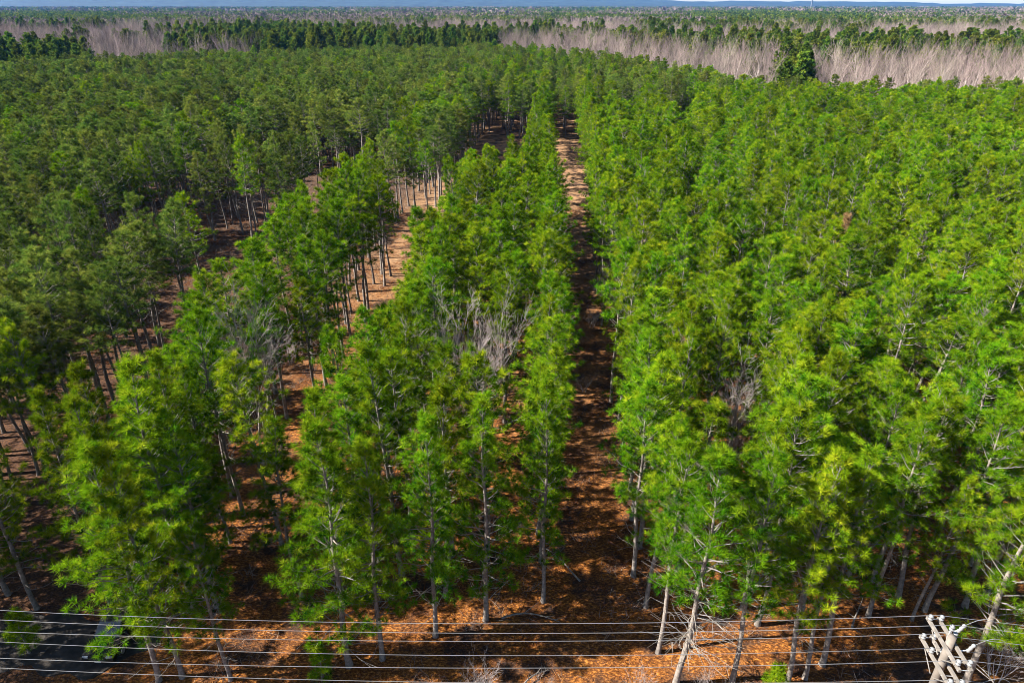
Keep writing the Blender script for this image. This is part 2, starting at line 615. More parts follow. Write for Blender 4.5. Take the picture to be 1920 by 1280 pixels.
def place_tree(name, meshes, names, loc, rz, scl, label, cat, group=None, tilt=(0, 0)):
    o = thing(name, label, cat, loc, group)
    o.rotation_euler = (tilt[0], tilt[1], rz)
    o.scale = scl
    first = None
    for me, nm in zip(meshes, names):
        par = o
        if nm == 'branches' and first is not None:
            par = first
        c = link(nm, me, par)
        if nm == 'trunk':
            first = c
    return o


def scatter(name, pts, rot, scl, idx, sources, kind='stuff', tilt=None):
    """one stuff object: sources (lists of objects) instanced on points"""
    me = bpy.data.meshes.new(name)
    me.from_pydata([tuple(p) for p in pts], [], [])
    a = me.attributes.new('rot', 'FLOAT_VECTOR', 'POINT')
    rv = np.zeros((len(pts), 3))
    rv[:, 2] = rot
    if tilt is not None:
        rv[:, :2] = tilt
    a.data.foreach_set('vector', rv.reshape(-1).astype(np.float32))
    a = me.attributes.new('scl', 'FLOAT_VECTOR', 'POINT')
    a.data.foreach_set('vector', np.asarray(scl).reshape(-1).astype(np.float32))
    a = me.attributes.new('idx', 'INT', 'POINT')
    a.data.foreach_set('value', np.asarray(idx, np.int32))
    o = link(name, me, kind=kind)
    ng = bpy.data.node_groups.new(name, 'GeometryNodeTree')
    ng.interface.new_socket('Geometry', in_out='INPUT', socket_type='NodeSocketGeometry')
    ng.interface.new_socket('Geometry', in_out='OUTPUT', socket_type='NodeSocketGeometry')
    gi = ng.nodes.new('NodeGroupInput')
    go = ng.nodes.new('NodeGroupOutput')
    L = ng.links.new
    joinall = ng.nodes.new('GeometryNodeJoinGeometry')
    insts = []
    for src in sources:
        j = ng.nodes.new('GeometryNodeJoinGeometry')
        for s in src:
            oi = ng.nodes.new('GeometryNodeObjectInfo')
            oi.transform_space = 'ORIGINAL'
            oi.inputs['Object'].default_value = s
            oi.inputs['As Instance'].default_value = False
            L(oi.outputs['Geometry'], j.inputs[0])
        g = ng.nodes.new('GeometryNodeGeometryToInstance')
        L(j.outputs[0], g.inputs[0])
        insts.append(g)
    for g in reversed(insts):
        L(g.outputs[0], joinall.inputs[0])
    ip = ng.nodes.new('GeometryNodeInstanceOnPoints')
    ip.inputs['Pick Instance'].default_value = True

    def named(nm, typ):
        q = ng.nodes.new('GeometryNodeInputNamedAttribute')
        q.data_type = typ
        q.inputs['Name'].default_value = nm
        return q.outputs[0]
    L(gi.outputs[0], ip.inputs['Points'])
    L(joinall.outputs[0], ip.inputs['Instance'])
    L(named('idx', 'INT'), ip.inputs['Instance Index'])
    L(named('rot', 'FLOAT_VECTOR'), ip.inputs['Rotation'])
    L(named('scl', 'FLOAT_VECTOR'), ip.inputs['Scale'])
    L(ip.outputs[0], go.inputs[0])
    md = o.modifiers.new('scatter', 'NODES')
    md.node_group = ng
    return o


# --- the plantation ---
LANES = [(-58, 4.0, 150), (-33.8, 6.8, 148), (-17.2, 4.5, 205), (2.9, 3.25, 200), (26.0, 3.2, 205)]
EDGE_X = [-400, 0, 300, 600, 900, 1000, 1130, 1250, 1400, 1500, 1920, 2400]
EDGE_D = [278, 286, 322, 362, 392, 383, 340, 286, 226, 205, 205, 205]


def cam_coords(x, y):
    c, s = math.cos(R(YAW)), math.sin(R(YAW))
    r, f = x * c + y * s, -x * s + y * c
    return r, f


def photo_col(x, y):
    r, f = cam_coords(x, y)
    return 960 + r / np.maximum(f, 1e-3) * 1280 / math.cos(R(PITCH))


def edge_dist(x, y):
    return np.interp(photo_col(x, y), EDGE_X, EDGE_D)


rows = list(np.arange(-62 - 3.05 * 70, -61.9, 3.05))
for (a, wa, _a), (b, wb, _b) in zip(LANES[:-1], LANES[1:]):
    x0, x1 = a + wa, b - wb
    n = max(2, int(round((x1 - x0) / 3.05)) + 1)
    rows += list(np.linspace(x0, x1, n))
rows += list(np.arange(29.2, 300, 3.05))
# rows that close the lanes further in: x, start distance
closing = [(-36.4, 37.0, 54.0), (-39.0, 35.0, 60.0), (-34.6, 23.0, 31.5), (-37.2, 22.0, 31.5)]  # last two are unseen rows added to shade the drive
for a, w, ystop in LANES:
    n = max(1, int(round(2 * w / 3.05)) - 1)
    closing += [(a - w + 2 * w * (q + 1) / (n + 1), ystop, 400) for q in range(n)]
BARE_AT = [(-23.1, 44.7), (-6.0, 45.7), (-4.9, 49.5), (13.2, 41.0), (6.2, 73.5), (34.0, 79.0)]

# hand-placed front trees: x, y, variant, width, height, label
FRONT = [
    (-21.3, 24.7, 6, 1.0, 1.0, 'deep-crowned front pine with a long pale trunk, closest to the dark drive'),
    (-20.1, 25.0, 7, 0.9, 0.97, 'front pine close beside the deep-crowned one next to the dark drive'),
    (-17.3, 25.0, 0, 0.72, 0.76, 'slender short pine standing alone at the mouth of the trunk-lined lane'),
    (-10.9, 26.3, 7, 1.15, 1.02, 'broad bright-lit pine whose deep crown fills the front of the middle block'),
    (-9.1, 26.8, 6, 0.9, 0.94, 'darker pine tucked against the broad bright-lit front pine of the middle block'),
    (-6.3, 28.6, 6, 0.95, 0.98, 'dark deep-crowned pine in the shaded centre of the front of the middle block'),
    (-3.4, 30.0, 7, 1.0, 1.0, 'front pine with long pale trunk beside the bowed dead branch'),
    (0.1, 31.6, 6, 0.85, 1.0, 'narrow front pine bordering the mouth of the middle lane, dark drive side'),
    (7.6, 26.2, 8, 1.15, 1.0, 'front pine with a thicket of bare dead limbs under its crown'),
    (6.9, 28.3, 3, 0.9, 0.95, 'shaded thin pine right behind the pine with many dead limbs'),
    (10.8, 26.6, 1, 1.0, 1.0, 'pale-trunked front pine, next one from the dead-limbed pine towards the pole'),
    (13.8, 26.6, 0, 0.95, 0.98, 'leaning front pine beside the bright pine sapling'),
    (14.9, 27.0, 4, 0.85, 0.92, 'slim front pine of a close pair near the bright pine sapling'),
    (16.2, 28.0, 1, 1.0, 0.98, 'front pine with clear pale trunk on open straw between sapling and pole'),
    (13.2, 30.6, 3, 1.0, 1.0, 'pine with a shaded trunk just behind the front row near the sapling'),
    (22.8, 33.4, 3, 1.0, 0.95, 'pine on a sunny orange patch of straw beyond the utility pole'),
    (23.9, 32.3, 4, 1.0, 1.0, 'dark-trunked pine beside the sunny orange patch beyond the utility pole'),
    (26.6, 32.8, 3, 1.0, 0.97, 'pine beyond the utility pole, farther from the wires than the big one'),
    (23.6, 27.0, 7, 1.1, 1.0, 'big deep-crowned pine hanging over the wires just past the utility pole'),
    (-18.3, 35.6, 3, 0.95, 0.95, 'shaded thin pine inside the mouth of the trunk-lined lane, behind the slender short one'),
    (-15.3, 31.0, 0, 0.9, 0.84, 'middling pine at the mouth of the trunk-lined lane beside the middle block'),
    (-20.4, 30.0, 1, 0.95, 0.92, 'pine in deep shade behind the twin front pines by the dark drive'),
    (-31.6, 29.2, 6, 0.85, 0.96, 'dark leaning-trunked pine at the far edge of the dark drive'),
    (-36.0, 31.4, 7, 0.9, 0.98, 'dark pine rising behind the leaning-trunked one at the edge of the drive'),
]

trees = []          # x, y, row index, order in row
r = np.random.default_rng(21)
for ri, (rx, ystart, yend) in enumerate([(q, 0, 400) for q in rows] + closing):
    y = 30.3 + r.uniform(0, 1.6)
    if -3.5 < rx < 2:
        y = 34.3 + r.uniform(0, 1.0)
    if -30 < rx < -18:
        y = 29.2 + r.uniform(0, 1.5)
    if rx < -39.5:
        y = 21.5 + r.uniform(0, 2.5)
    elif rx < -33:
        y = 32.5 + r.uniform(0, 2)
    y = max(y, ystart + r.uniform(0, 3))
    k = sum(1 for q in FRONT if abs(q[0] - rx) < 1.5) if ystart == 0 else 0
    if ystart == 22.0 or ystart == 23.0:
        y = ystart
    jit = 0.28 if -30 < rx < 9 else 0.62
    gap = 0
    while y < yend:
        x = rx + r.normal(0, jit) + 0.4 * math.sin(y * 0.02 + rx)
        gap = gap - 1 if gap > 0 else (int(r.integers(1, 3)) if r.random() < (0.06 if y < 46 else 0.165 if x > 9 else 0.13) and not (x < -33 and y < 34) else 0)
        keep = gap == 0
        if y > 105 and -2.5 < x < 8.5 and ystart == 0:
            x += 1.7 if x > 2.9 else -1.7
        rr, ff = cam_coords(x, y)
        if abs(rr) > ff * 0.84 + 16 and ff > 0:
            keep = False
        if keep and ff < np.interp(960 + rr / max(ff, 1) * 1427, EDGE_X, EDGE_D) + r.normal(0, 3):
            # the cross opening behind the first blocks
            if -57 < x < -36 and 73 + 3 * math.sin(x * 0.3) < y < 99:
                keep = False
            if -66 < x < -36 and 117 < y < 146 and r.random() < 0.88:
                keep = False
            if -37 < x < -20 and 90 < y < 112 and r.random() < 0.8:
                keep = False
            if y > 205 and r.random() < 0.10:
                keep = False
            if -13.8 < x < -4.0 and 112 < y < 196:
                keep = False
            if (9 < x < 20 and 172 < y < 196) or (27 < x < 37 and 168 < y < 198):
                keep = False
            if x < -44 and 40 < y < 100 and r.random() < 0.2:
                keep = False
            for bx, by in BARE_AT:
                d = math.hypot(bx, by)
                al = ((bx - x) * bx + (by - y) * by) / d
                la = ((bx - x) * by - (by - y) * bx) / d
                if math.hypot(bx - x, by - y) < 2.4 or (bx < -20 and -6.5 < x - bx < 0 and -2.6 < y - by < 1.2) or (0 < al < (12.0 if bx < -20 or 9 < bx < 20 else 10.0) and abs(la) < (2.0 if bx < -20 or bx > 9 else 2.6)):
                    keep = False
            if keep:
                k += 1
                trees.append((x, y, ri, k))
        y += r.uniform(2.4, 3.8) if y < 120 else r.uniform(2.8, 4.8)
trees = np.array(trees)

N_VAR = 9
VAR = []
for v in range(N_VAR):
    if v < 6:       # stand trees
        VAR.append(pine_meshes(100 + v, h=15.5 - 0.4 * (v % 3), zb=(5.2 + 0.6 * v) if v < 3 else (7.4 + 0.6 * (v - 3)), rmax=2.6 + 0.16 * (v % 3), dead=11 + v % 3,
                               top_pow=(0.62, 0.72, 0.54, 0.46, 0.53, 0.60)[v]))
    elif v < 8:     # edge trees with deep crowns
        VAR.append(pine_meshes(100 + v, h=15.8, zb=3.4, rmax=2.8, dead=8, top_pow=0.68))
    else:           # edge tree with many dead lower limbs
        VAR.append(pine_meshes(100 + v, h=15.5, zb=6.4, rmax=2.9, dlen=1.35, dead=60, top_pow=0.65))

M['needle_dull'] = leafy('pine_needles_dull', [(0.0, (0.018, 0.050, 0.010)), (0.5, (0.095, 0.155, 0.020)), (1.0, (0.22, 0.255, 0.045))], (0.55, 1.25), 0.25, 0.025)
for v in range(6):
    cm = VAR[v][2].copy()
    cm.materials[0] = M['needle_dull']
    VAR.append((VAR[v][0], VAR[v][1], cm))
N_VAR = len(VAR)

ORD = ['first', 'second', 'third', 'fourth', 'fifth', 'sixth', 'seventh', 'eighth', 'ninth', 'tenth', 'eleventh', 'twelfth', 'thirteenth', 'fourteenth', 'fifteenth',
       'sixteenth', 'seventeenth', 'eighteenth', 'nineteenth', 'twentieth', 'twenty-first', 'twenty-second', 'twenty-third', 'twenty-fourth', 'twenty-fifth',
       'twenty-sixth', 'twenty-seventh', 'twenty-eighth', 'twenty-ninth', 'thirtieth', 'thirty-first', 'thirty-second', 'thirty-third', 'thirty-fourth', 'thirty-fifth']
R_, F_ = cam_coords(trees[:, 0], trees[:, 1])
in_view = np.abs(R_) < (F_ * math.cos(R(PITCH)) + 26 * math.sin(R(PITCH))) * 0.75 + 1.6
dist = np.hypot(R_, F_)
order = np.argsort(np.where(in_view, dist, 1e9))
solo = set(order[:275].tolist())
rank = [i for i, x in enumerate(rows) if x > 2.9][0]
KEYX = list(rows) + [q[0] for q in closing]        # first row on the pole side of the middle lane
src = [None] * N_VAR
rest = []
r = np.random.default_rng(33)
props = []
for i, (x, y, ri, k) in enumerate(trees):
    v = int(r.integers(3, 6)) if (x < -20 and r.random() < 0.85) or r.random() < 0.3 else int(r.integers(0, 3))
    if (y < 33 and x < 5) or (x < -33.5 and y < 33):
        v = int(r.integers(6, 8))
    elif y < 37 and x < -8 and r.random() < 0.5:
        v = int(r.integers(6, 8))
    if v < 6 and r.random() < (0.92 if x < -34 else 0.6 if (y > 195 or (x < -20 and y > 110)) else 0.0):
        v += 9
    s = r.uniform(0.78, 1.2)
    sz = r.uniform(0.82, 1.08)
    if y > 120 and not (-6 < x < 12 and y < 206):
        s *= 1.22
    if r.random() < 0.05:
        s, sz = s * 0.72, sz * 0.74
    props.append((v, s, sz, r.uniform(0, 6.28), r.normal(0, R(1.9)), r.normal(0, R(1.9))))
# order along the row as seen in the individual set
for i in order[:275]:
    i = int(i)
    x, y, ri, k = trees[i]
    v, s, sz, rz, tx, ty = props[i]
    ri = int(ri)
    if KEYX[ri] > 2.9:
        rowno, side = ri - rank, 'pole side'
    elif ri < len(rows):
        rowno, side = rank - 1 - ri, 'dark drive side'
    else:
        rowno, side = ri - len(rows), 'wide dark opening'
    kind = 'deep-crowned pine' if v in (6, 7) else ('pine' if sz > 0.8 else 'short pine')
    label = f"{ORD[int(k) - 1]} {kind} back in its row, {ORD[rowno]} row from middle lane, {side}"
    if ri >= len(rows):
        label = f"{ORD[int(k) - 1]} dull {kind} in the {ORD[rowno]} short row jutting into the wide dark opening"
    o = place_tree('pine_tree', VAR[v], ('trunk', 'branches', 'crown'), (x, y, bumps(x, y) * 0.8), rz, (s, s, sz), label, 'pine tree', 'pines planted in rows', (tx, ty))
    if src[v] is None:
        tr = o.children[0] if o.children[0].name.startswith('trunk') else o.children[1]
        src[v] = [c for c in o.children] + [c for c in tr.children]
rest = [i for i in range(len(trees)) if i not in solo]
r = np.random.default_rng(71)
for (x, y, v, s, sz, lb) in FRONT:
    place_tree('pine_tree', VAR[v], ('trunk', 'branches', 'crown'), (x, y, bumps(x, y) * 0.8), r.uniform(0, 6.28), (s, s, sz), lb, 'pine tree', 'pines planted in rows', (r.normal(0, R(1.5)), r.normal(0, R(1.5))))
for v in range(N_VAR):
    if src[v] is None:
        src[v] = src[0]
pr = np.array([props[i] for i in rest])
scatter('pine_forest', [(trees[i, 0], trees[i, 1], bumps(trees[i, 0], trees[i, 1]) * 0.6 - 0.05) for i in rest], pr[:, 3], pr[:, [1, 1, 2]], pr[:, 0], src, tilt=pr[:, 4:6])
print('pines', len(trees), 'rest', len(rest))

# --- bare hardwoods standing among the pines ---
BV = [bare_meshes(300 + i, h=12.0, stems=s, spread=sp, depth=4, mat='bare', kids=(4, 7), rmin=0.0065, ratio=(0.36, 0.62), rise=0.05) for i, (s, sp) in enumerate([(4, 0.75), (3, 0.8), (5, 0.72)])]


def near_bare(loc, v, s, rz, label):
    place_tree('bare_tree', BV[v], ('trunk', 'crown'), loc, rz, (s * 0.72, s * 0.72, s), label, 'bare tree', 'leafless trees among the pines')


near_bare((*BARE_AT[0], 0), 0, 1.4, 0.4, 'grey leafless tree standing in the bright block beside the trunk-lined lane')
near_bare((*BARE_AT[1], 0), 2, 1.3, 1.9, 'broad grey leafless multi-stemmed tree rising inside the block beside the middle lane')
near_bare((*BARE_AT[2], 0), 1, 1.22, 4.0, 'slimmer leafless tree with pale upright stems, close beside the broad leafless one')
near_bare((*BARE_AT[3], 0), 1, 1.22, 2.2, 'bleached leafless tree alone among pines on the pole side')
near_bare((*BARE_AT[4], 0), 0, 0.72, 5.0, 'low grey leafless tree leaning over the edge of the middle lane')

M['needle_dead'] = leafy('dead_tan_needles', [(0.0, (0.16, 0.09, 0.04)), (1.0, (0.34, 0.22, 0.11))], (1, 1), 0.2, 0.0)
place_tree('dead_pine', pine_meshes(950, h=12.0, zb=3.0, rmax=1.3, dead=6, mat='needle_dead'), ('trunk', 'branches', 'crown'), (34.0, 79.0, 0), 0.6, (1, 1, 1),
           'slim dead pine with tan needles among green pines on the pole side', 'pine tree')

# --- belts and woods beyond ---
FV = [pine_meshes(400 + i, h=17.5, zb=5.5, rmax=3.5, r0=0.25, dead=4, top_pow=0.55, dens=0.8, mat='needle_far', nn=9, tl=(0.45, 0.85), tw=0.34, sides=4) for i in range(3)]
HV = [bare_meshes(500 + i, h=21.0, stems=1, spread=0.62, thick=1.9, depth=4, mat='bare_far', kids=(3, 5)) for i in range(5)]


def vnoise(x, y, s, seed):
    q = np.random.default_rng(seed)
    out = 0
    for _ in range(7):
        a = q.uniform(0, 6.28)
        k = q.uniform(0.6, 1.6) / s
        out = out + np.sin((x * math.cos(a) + y * math.sin(a)) * k * 6.28 + q.uniform(0, 6.28))
    return out / 7


def wood_kind(px, D, x, y):
    """0 bare hardwood, 1 pine, -1 open"""
    e = np.interp(px, EDGE_X, EDGE_D)
    n1 = vnoise(x, y, 150, 3)
    n2 = vnoise(x, y, 420, 8)
    k = np.where(n1 + 0.6 * n2 > 0.02, 1, 0)
    j = vnoise(x, y, 60, 5) * 22
    d = D - e + j
    k = np.where((px > 930) & (px < 1485) & (d < 95), 0, k)
    k = np.where((px > 1545) & (d < 105), 0, k)
    k = np.where((px >= 1485) & (px <= 1545) & (d < 200), 1, k)
    k = np.where((px > 930) & (d >= 100) & (d < 230), np.where(n1 > 0.3, 0, 1), k)
    k = np.where((px < 150) & (d < 70), 1, k)
    k = np.where((px < 150) & (d >= 70) & (d < 320), np.where(n1 > 0.1, 1, 0), k)
    k = np.where((px >= 150) & (px < 315) & (d < 200), np.where(n1 > 0.25, 1, 0), k)
    k = np.where((px >= 315) & (px < 480) & (d < 28), 0, k)
    k = np.where((px >= 315) & (px < 930) & (d >= 28) & (D + j < 600), 1, k)
    k = np.where((px >= 480) & (px < 930) & (d < 28), 1, k)
    k = np.where((px > 730) & (px < 1000) & (D + j > 560) & (D + j < 720), 0, k)
    return k


r = np.random.default_rng(77)
bare_pts, pine_pts = [], []
cell = 6.2
xs = np.arange(-640, 760, cell)
ys = np.arange(190, 800, cell)
X, Y = np.meshgrid(xs, ys)
X = (X + r.uniform(-2.6, 2.6, X.shape)).ravel()
Y = (Y + r.uniform(-2.6, 2.6, Y.shape)).ravel()
rr, ff = cam_coords(X, Y)
px = 960 + rr / ff * 1280 / math.cos(R(PITCH))
e = np.interp(px, EDGE_X, EDGE_D)
ok = (px > -260) & (px < 2180) & (ff > e + 5) & (ff < 780)
X, Y, px, ff = X[ok], Y[ok], px[ok], ff[ok]
k = wood_kind(px, ff, X, Y)
thin = r.random(len(X))
isl = (k == 0) & (thin < 0.035)         # lone pines among the bare trees
k = np.where(isl, 1, k)
bi = np.nonzero(k == 0)[0]
pi_ = np.nonzero((k == 1) & (thin > 0.08))[0]

vis = (px > -10) & (px < 1930)
bo = bi[np.argsort(np.where(vis[bi], ff[bi], 1e9))]
po = pi_[np.argsort(np.where(vis[pi_], ff[pi_], 1e9))]
N_B, N_P = 240, 60


def belt_label(p, d):
    if p > 1545:
        return 'tall pale leafless tree in the hardwood belt past the dark pine gap', 'leafless trees in the belt past the gap'
    if p > 930:
        return 'tall pale leafless tree in the pinkish hardwood belt bordering the far pine rows', 'leafless trees in the belt along the pine rows'
    return 'pale leafless tree behind the far pine rows by the tall dark pines', 'leafless trees by the tall dark pines'


def far_pine_label(p, d):
    if 1485 <= p <= 1545:
        return 'dark round-crowned pine in the gap between two pale hardwood belts', 'pines in the gap between the belts'
    if p > 930:
        return 'dark pine standing out among the pale leafless hardwood belt', 'dark pines among the leafless belt'
    return 'dark round-crowned pine just behind the far end of the plantation', 'dark pines behind the plantation'


hsrc, fsrc = [None] * len(HV), [None] * len(FV)
for i in bo[:N_B]:
    v = int(r.integers(0, len(HV)))
    s = r.uniform(0.62, 1.1)
    lb, gp = belt_label(px[i], ff[i])
    o = place_tree('leafless_tree', HV[v], ('trunk', 'crown'), (X[i], Y[i], -0.1), r.uniform(0, 6.28), (s * 0.85, s * 0.85, s), lb, 'bare tree', gp)
    if hsrc[v] is None:
        hsrc[v] = list(o.children)
for i in po[:N_P]:
    v = int(r.integers(0, len(FV)))
    s = r.uniform(0.8, 1.2)
    lb, gp = far_pine_label(px[i], ff[i])
    o = place_tree('round_pine', FV[v], ('trunk', 'branches', 'crown'), (X[i], Y[i], -0.1), r.uniform(0, 6.28), (s, s, s), lb, 'pine tree', gp)
    if fsrc[v] is None:
        tr = [c for c in o.children if c.name.startswith('trunk')][0]
        fsrc[v] = list(o.children) + list(tr.children)
bo, po = bo[N_B:], po[N_P:]
s = r.uniform(0.7, 1.1, len(bo))
scatter('leafless_woods', np.stack([X[bo], Y[bo], np.full(len(bo), -0.1)], -1), r.uniform(0, 6.28, len(bo)), np.stack([s * .9, s * .9, s], -1), r.integers(0, len(HV), len(bo)), hsrc)
s = r.uniform(0.75, 1.25, len(po))
scatter('mixed_pine_woods', np.stack([X[po], Y[po], np.full(len(po), -0.1)], -1), r.uniform(0, 6.28, len(po)), np.stack([s, s, s * r.uniform(.85, 1.1, len(po))], -1), r.integers(0, len(FV), len(po)), fsrc)
print('woods bare', len(bi), 'pine', len(pi_))


# --- far woods, one mass of leaf clumps per kind ---
def build_far_woods():
    r = np.random.default_rng(91)
    out = {0: ([], []), 1: ([], [])}
    for d0, d1, step, ncl in [(770, 1300, 9.0, 34), (1300, 2300, 13.0, 26), (2300, 5400, 30.0, 18)]:
        y = d0
        P, D = [], []
        while y < d1:
            w = y * 0.86
            n = int(2 * w / step)
            rr = np.linspace(-w, w, n) + r.uniform(-step / 2, step / 2, n)
            ff = y + r.uniform(-step / 2, step / 2, n)
            P.append(np.stack([rr, ff], -1))
            y += step * (1.0 if d0 < 2000 else 1.5)
        P = np.concatenate(P)
        c, s = math.cos(R(YAW)), math.sin(R(YAW))
        x = P[:, 0] * c - P[:, 1] * s
        y_ = P[:, 0] * s + P[:, 1] * c
        pc = 960 + P[:, 0] / P[:, 1] * 1427
        n1, n2 = vnoise(x, y_ * 1.4, 480, 13), vnoise(x, y_ * 2.5, 1300, 14)
        k = np.where(n1 + 0.7 * n2 > -0.12, 1, 0)
        keep = r.random(len(x)) > 0.05
        for c0, c1, f0, f1 in FIELDS:
            keep &= ~((pc > c0 - 5) & (pc < c1 + 5) & (P[:, 1] > f0 - 320) & (P[:, 1] < f1))
        x, y_, k = x[keep], y_[keep], k[keep]
        for kk in (0, 1):
            q = k == kk
            m = int(q.sum())
            h = r.uniform(11, 20, m)
            wd = r.uniform(0.45, 0.7, m) * step * (0.8 if kk else 0.9)
            ctr = unit(m * ncl, r).reshape(m, ncl, 3) * r.uniform(0.55, 1.0, (m, ncl, 1))
            ctr[..., :2] *= wd[:, None, None]
            ctr[..., 2] = h[:, None] * (0.62 + 0.38 * ctr[..., 2])
            ctr[..., 0] += x[q][:, None]
            ctr[..., 1] += y_[q][:, None]
            sz = (wd * (0.42 if kk else 0.30))[:, None, None, None]
            a = unit(m * ncl * 3, r).reshape(m, ncl, 3, 3) * sz
            if not kk:
                a[..., 2] *= 1.5
            V = (ctr[:, :, None] + a).reshape(-1, 3, 3)
            V[..., 2] = np.maximum(V[..., 2], 0.3)
            hue = np.clip(np.repeat(r.uniform(0.1, 0.9, m) * (1.0 if kk else 0.3), ncl) + r.normal(0, 0.12 if kk else 0.05, m * ncl), 0, 1)
            out[kk][0].append(V)
            out[kk][1].append(hue)
    for kk, nm, mt in ((0, 'far_leafless_woods', 'bare_mass'), (1, 'far_pine_woods', 'needle_far')):
        V, hu = np.concatenate(out[kk][0]), np.concatenate(out[kk][1])
        print(nm, len(V))
        link(nm, tri_mesh(nm, V, hu, M[mt]), kind='stuff')


build_far_woods()

# ------------------------------------------------------------------ ground cover
def straw_mesh(seed, n=26, L=(0.2, 0.5), up=0.6, w=0.03, rad=0.35):
    r = np.random.default_rng(seed)
    c = np.zeros((n, 3))
    c[:, :2] = r.normal(0, rad * 0.5, (n, 2))
    d = unit(n, r)
    d[:, 2] = np.abs(d[:, 2]) * up + 0.05
    d /= np.linalg.norm(d, axis=1)[:, None]
    s = np.cross(d, unit(n, r))
    s /= np.linalg.norm(s, axis=1)[:, None]
    ln = r.uniform(*L, (n, 1))
    V = np.stack([c - s * w / 2, c + s * w / 2, c + d * ln], 1)
    return V, np.clip(r.normal(0.5, 0.25, n), 0, 1)


def build_straw():
    r = np.random.default_rng(55)
    n = 30000
    f = np.sqrt(r.uniform(22 ** 2, 125 ** 2, n))
    q = r.uniform(-0.8, 0.8, n) * f
    c, s = math.cos(R(YAW)), math.sin(R(YAW))
    x, y = q * c - f * s, q * s + f * c
    keep = ~((x < -19) & (x > -33.6) & (np.abs(y - 26.7) < 1.9)) & (vnoise(x, y, 5, 2) > -0.25)
    x, y = x[keep], y[keep]
    z = bumps(x, y) * np.clip(1 - np.hypot(x, y - 60) / 260, 0, 1)
    base = [straw_mesh(700 + i, n=22, w=0.019, rad=0.6) for i in range(6)]
    Vs, hs = [], []
    for i in range(6):
        idx = np.nonzero(np.arange(len(x)) % 6 == i)[0]
        V, h = base[i]
        a = r.uniform(0, 6.28, len(idx))
        sc = r.uniform(0.6, 1.4, len(idx))
        ca, sa = np.cos(a) * sc, np.sin(a) * sc
        W = np.empty((len(idx),) + V.shape)
        W[..., 0] = V[None, ..., 0] * ca[:, None, None] - V[None, ..., 1] * sa[:, None, None] + x[idx, None, None]
        W[..., 1] = V[None, ..., 0] * sa[:, None, None] + V[None, ..., 1] * ca[:, None, None] + y[idx, None, None]
        W[..., 2] = V[None, ..., 2] * sc[:, None, None] + z[idx, None, None]
        Vs.append(W.reshape(-1, 3, 3))
        hs.append(np.tile(h, len(idx)))
    link('pine_straw_litter', tri_mesh('pine_straw_litter', np.concatenate(Vs), np.concatenate(hs), M['straw_tuft']), kind='stuff')


build_straw()

def build_brush():
    r = np.random.default_rng(58)
    n = 12000
    f = np.sqrt(r.uniform(22 ** 2, 150 ** 2, n))
    q = r.uniform(-0.8, 0.8, n) * f
    c, s = math.cos(R(YAW)), math.sin(R(YAW))
    x, y = q * c - f * s, q * s + f * c
    keep = ~((x < -19) & (x > -33.6) & (np.abs(y - 26.7) < 1.9)) & (vnoise(x, y, 9, 4) + 0.5 * (x < -26) + 0.6 * ((x < -30) & (y > 55)) > 0.12)
    x, y = x[keep], y[keep]
    Vs, hs = [], []
    for px_, py_ in zip(x, y):
        V, h = straw_mesh(int(r.integers(1 << 30)), n=16, L=(0.4, 1.15), up=1.3, w=0.028, rad=0.7)
        Vs.append(V + np.array([px_, py_, 0.0]))
        hs.append(h)
    m = leafy('dry_brush', [(0.0, (0.07, 0.045, 0.035)), (0.6, (0.16, 0.115, 0.09)), (1.0, (0.26, 0.22, 0.19))], (1, 1), 0.1, 0.0)
    link('dry_undergrowth', tri_mesh('dry_undergrowth', np.concatenate(Vs), np.concatenate(hs), m), kind='stuff')


build_brush()

# ------------------------------------------------------------------ small plants and fallen wood
SHR = [bare_meshes(800 + i, h=2.6, stems=6, spread=0.75, thick=0.28, depth=3, mat='bare', kids=(3, 5)) for i in range(3)]
SHRUBS = [
    ((5.6, 25.2), 1.0, 'tangled grey leafless shrub at the foot of the pale-limbed pine'),
    ((9.0, 25.2), 0.9, 'thin grey leafless shrub between two front-row trunks under the wires'),
    ((-3.2, 24.2), 1.1, 'pale leafless brush under the lowest wires, ahead of the middle block'),
    ((0.2, 24.6), 0.8, 'small leafless brush ahead of the middle lane under the wires'),
    ((3.6, 58.0), 0.8, 'dry brown brush growing in the middle lane'),
    ((5.0, 73.0), 1.0, 'twiggy dry brush at the far shaded part of the middle lane'),
    ((25.6, 27.6), 1.6, 'curly pale vine-like shrub beside the utility pole'),
    ((-27.0, 62.0), 1.3, 'grey leafless brush in the wide dark opening, beside the bright block'),
    ((-33.5, 72.0), 1.5, 'pale leafless brush in the middle of the wide dark opening'),
    ((-36.0, 52.0), 1.4, 'grey leafless brush at the drive end of the wide dark opening'),
]
for i, ((x, y), s, lb) in enumerate(SHRUBS):
    place_tree('bare_shrub', SHR[i % 3], ('trunk', 'crown'), (x, y, bumps(x, y) * 0.8), i * 1.7, (s * 1.2, s * 1.2, s), lb, 'shrub', 'leafless shrubs')

SP = pine_meshes(900, h=3.2, zb=0.5, rmax=0.95, r0=0.05, dead=0, top_pow=0.9, dens=1.6)
for (x, y), s, lb in [((12.4, 25.2), 0.85, 'small bright green pine sapling on the straw between front-row trunks'),
                      ((-12.2, 25.3), 0.8, 'small green pine sapling under the wires ahead of the middle block'),
                      ((-29.8, 26.0), 0.9, 'low green pine sapling beside the dark drive'),
                      ((-15.2, 58.0), 2.4, 'young pine growing alone inside the trunk-lined lane')]:
    place_tree('pine_sapling', SP, ('trunk', 'branches', 'crown'), (x, y, bumps(x, y) * 0.8), x, (s, s, s), lb, 'young tree', 'young pines')


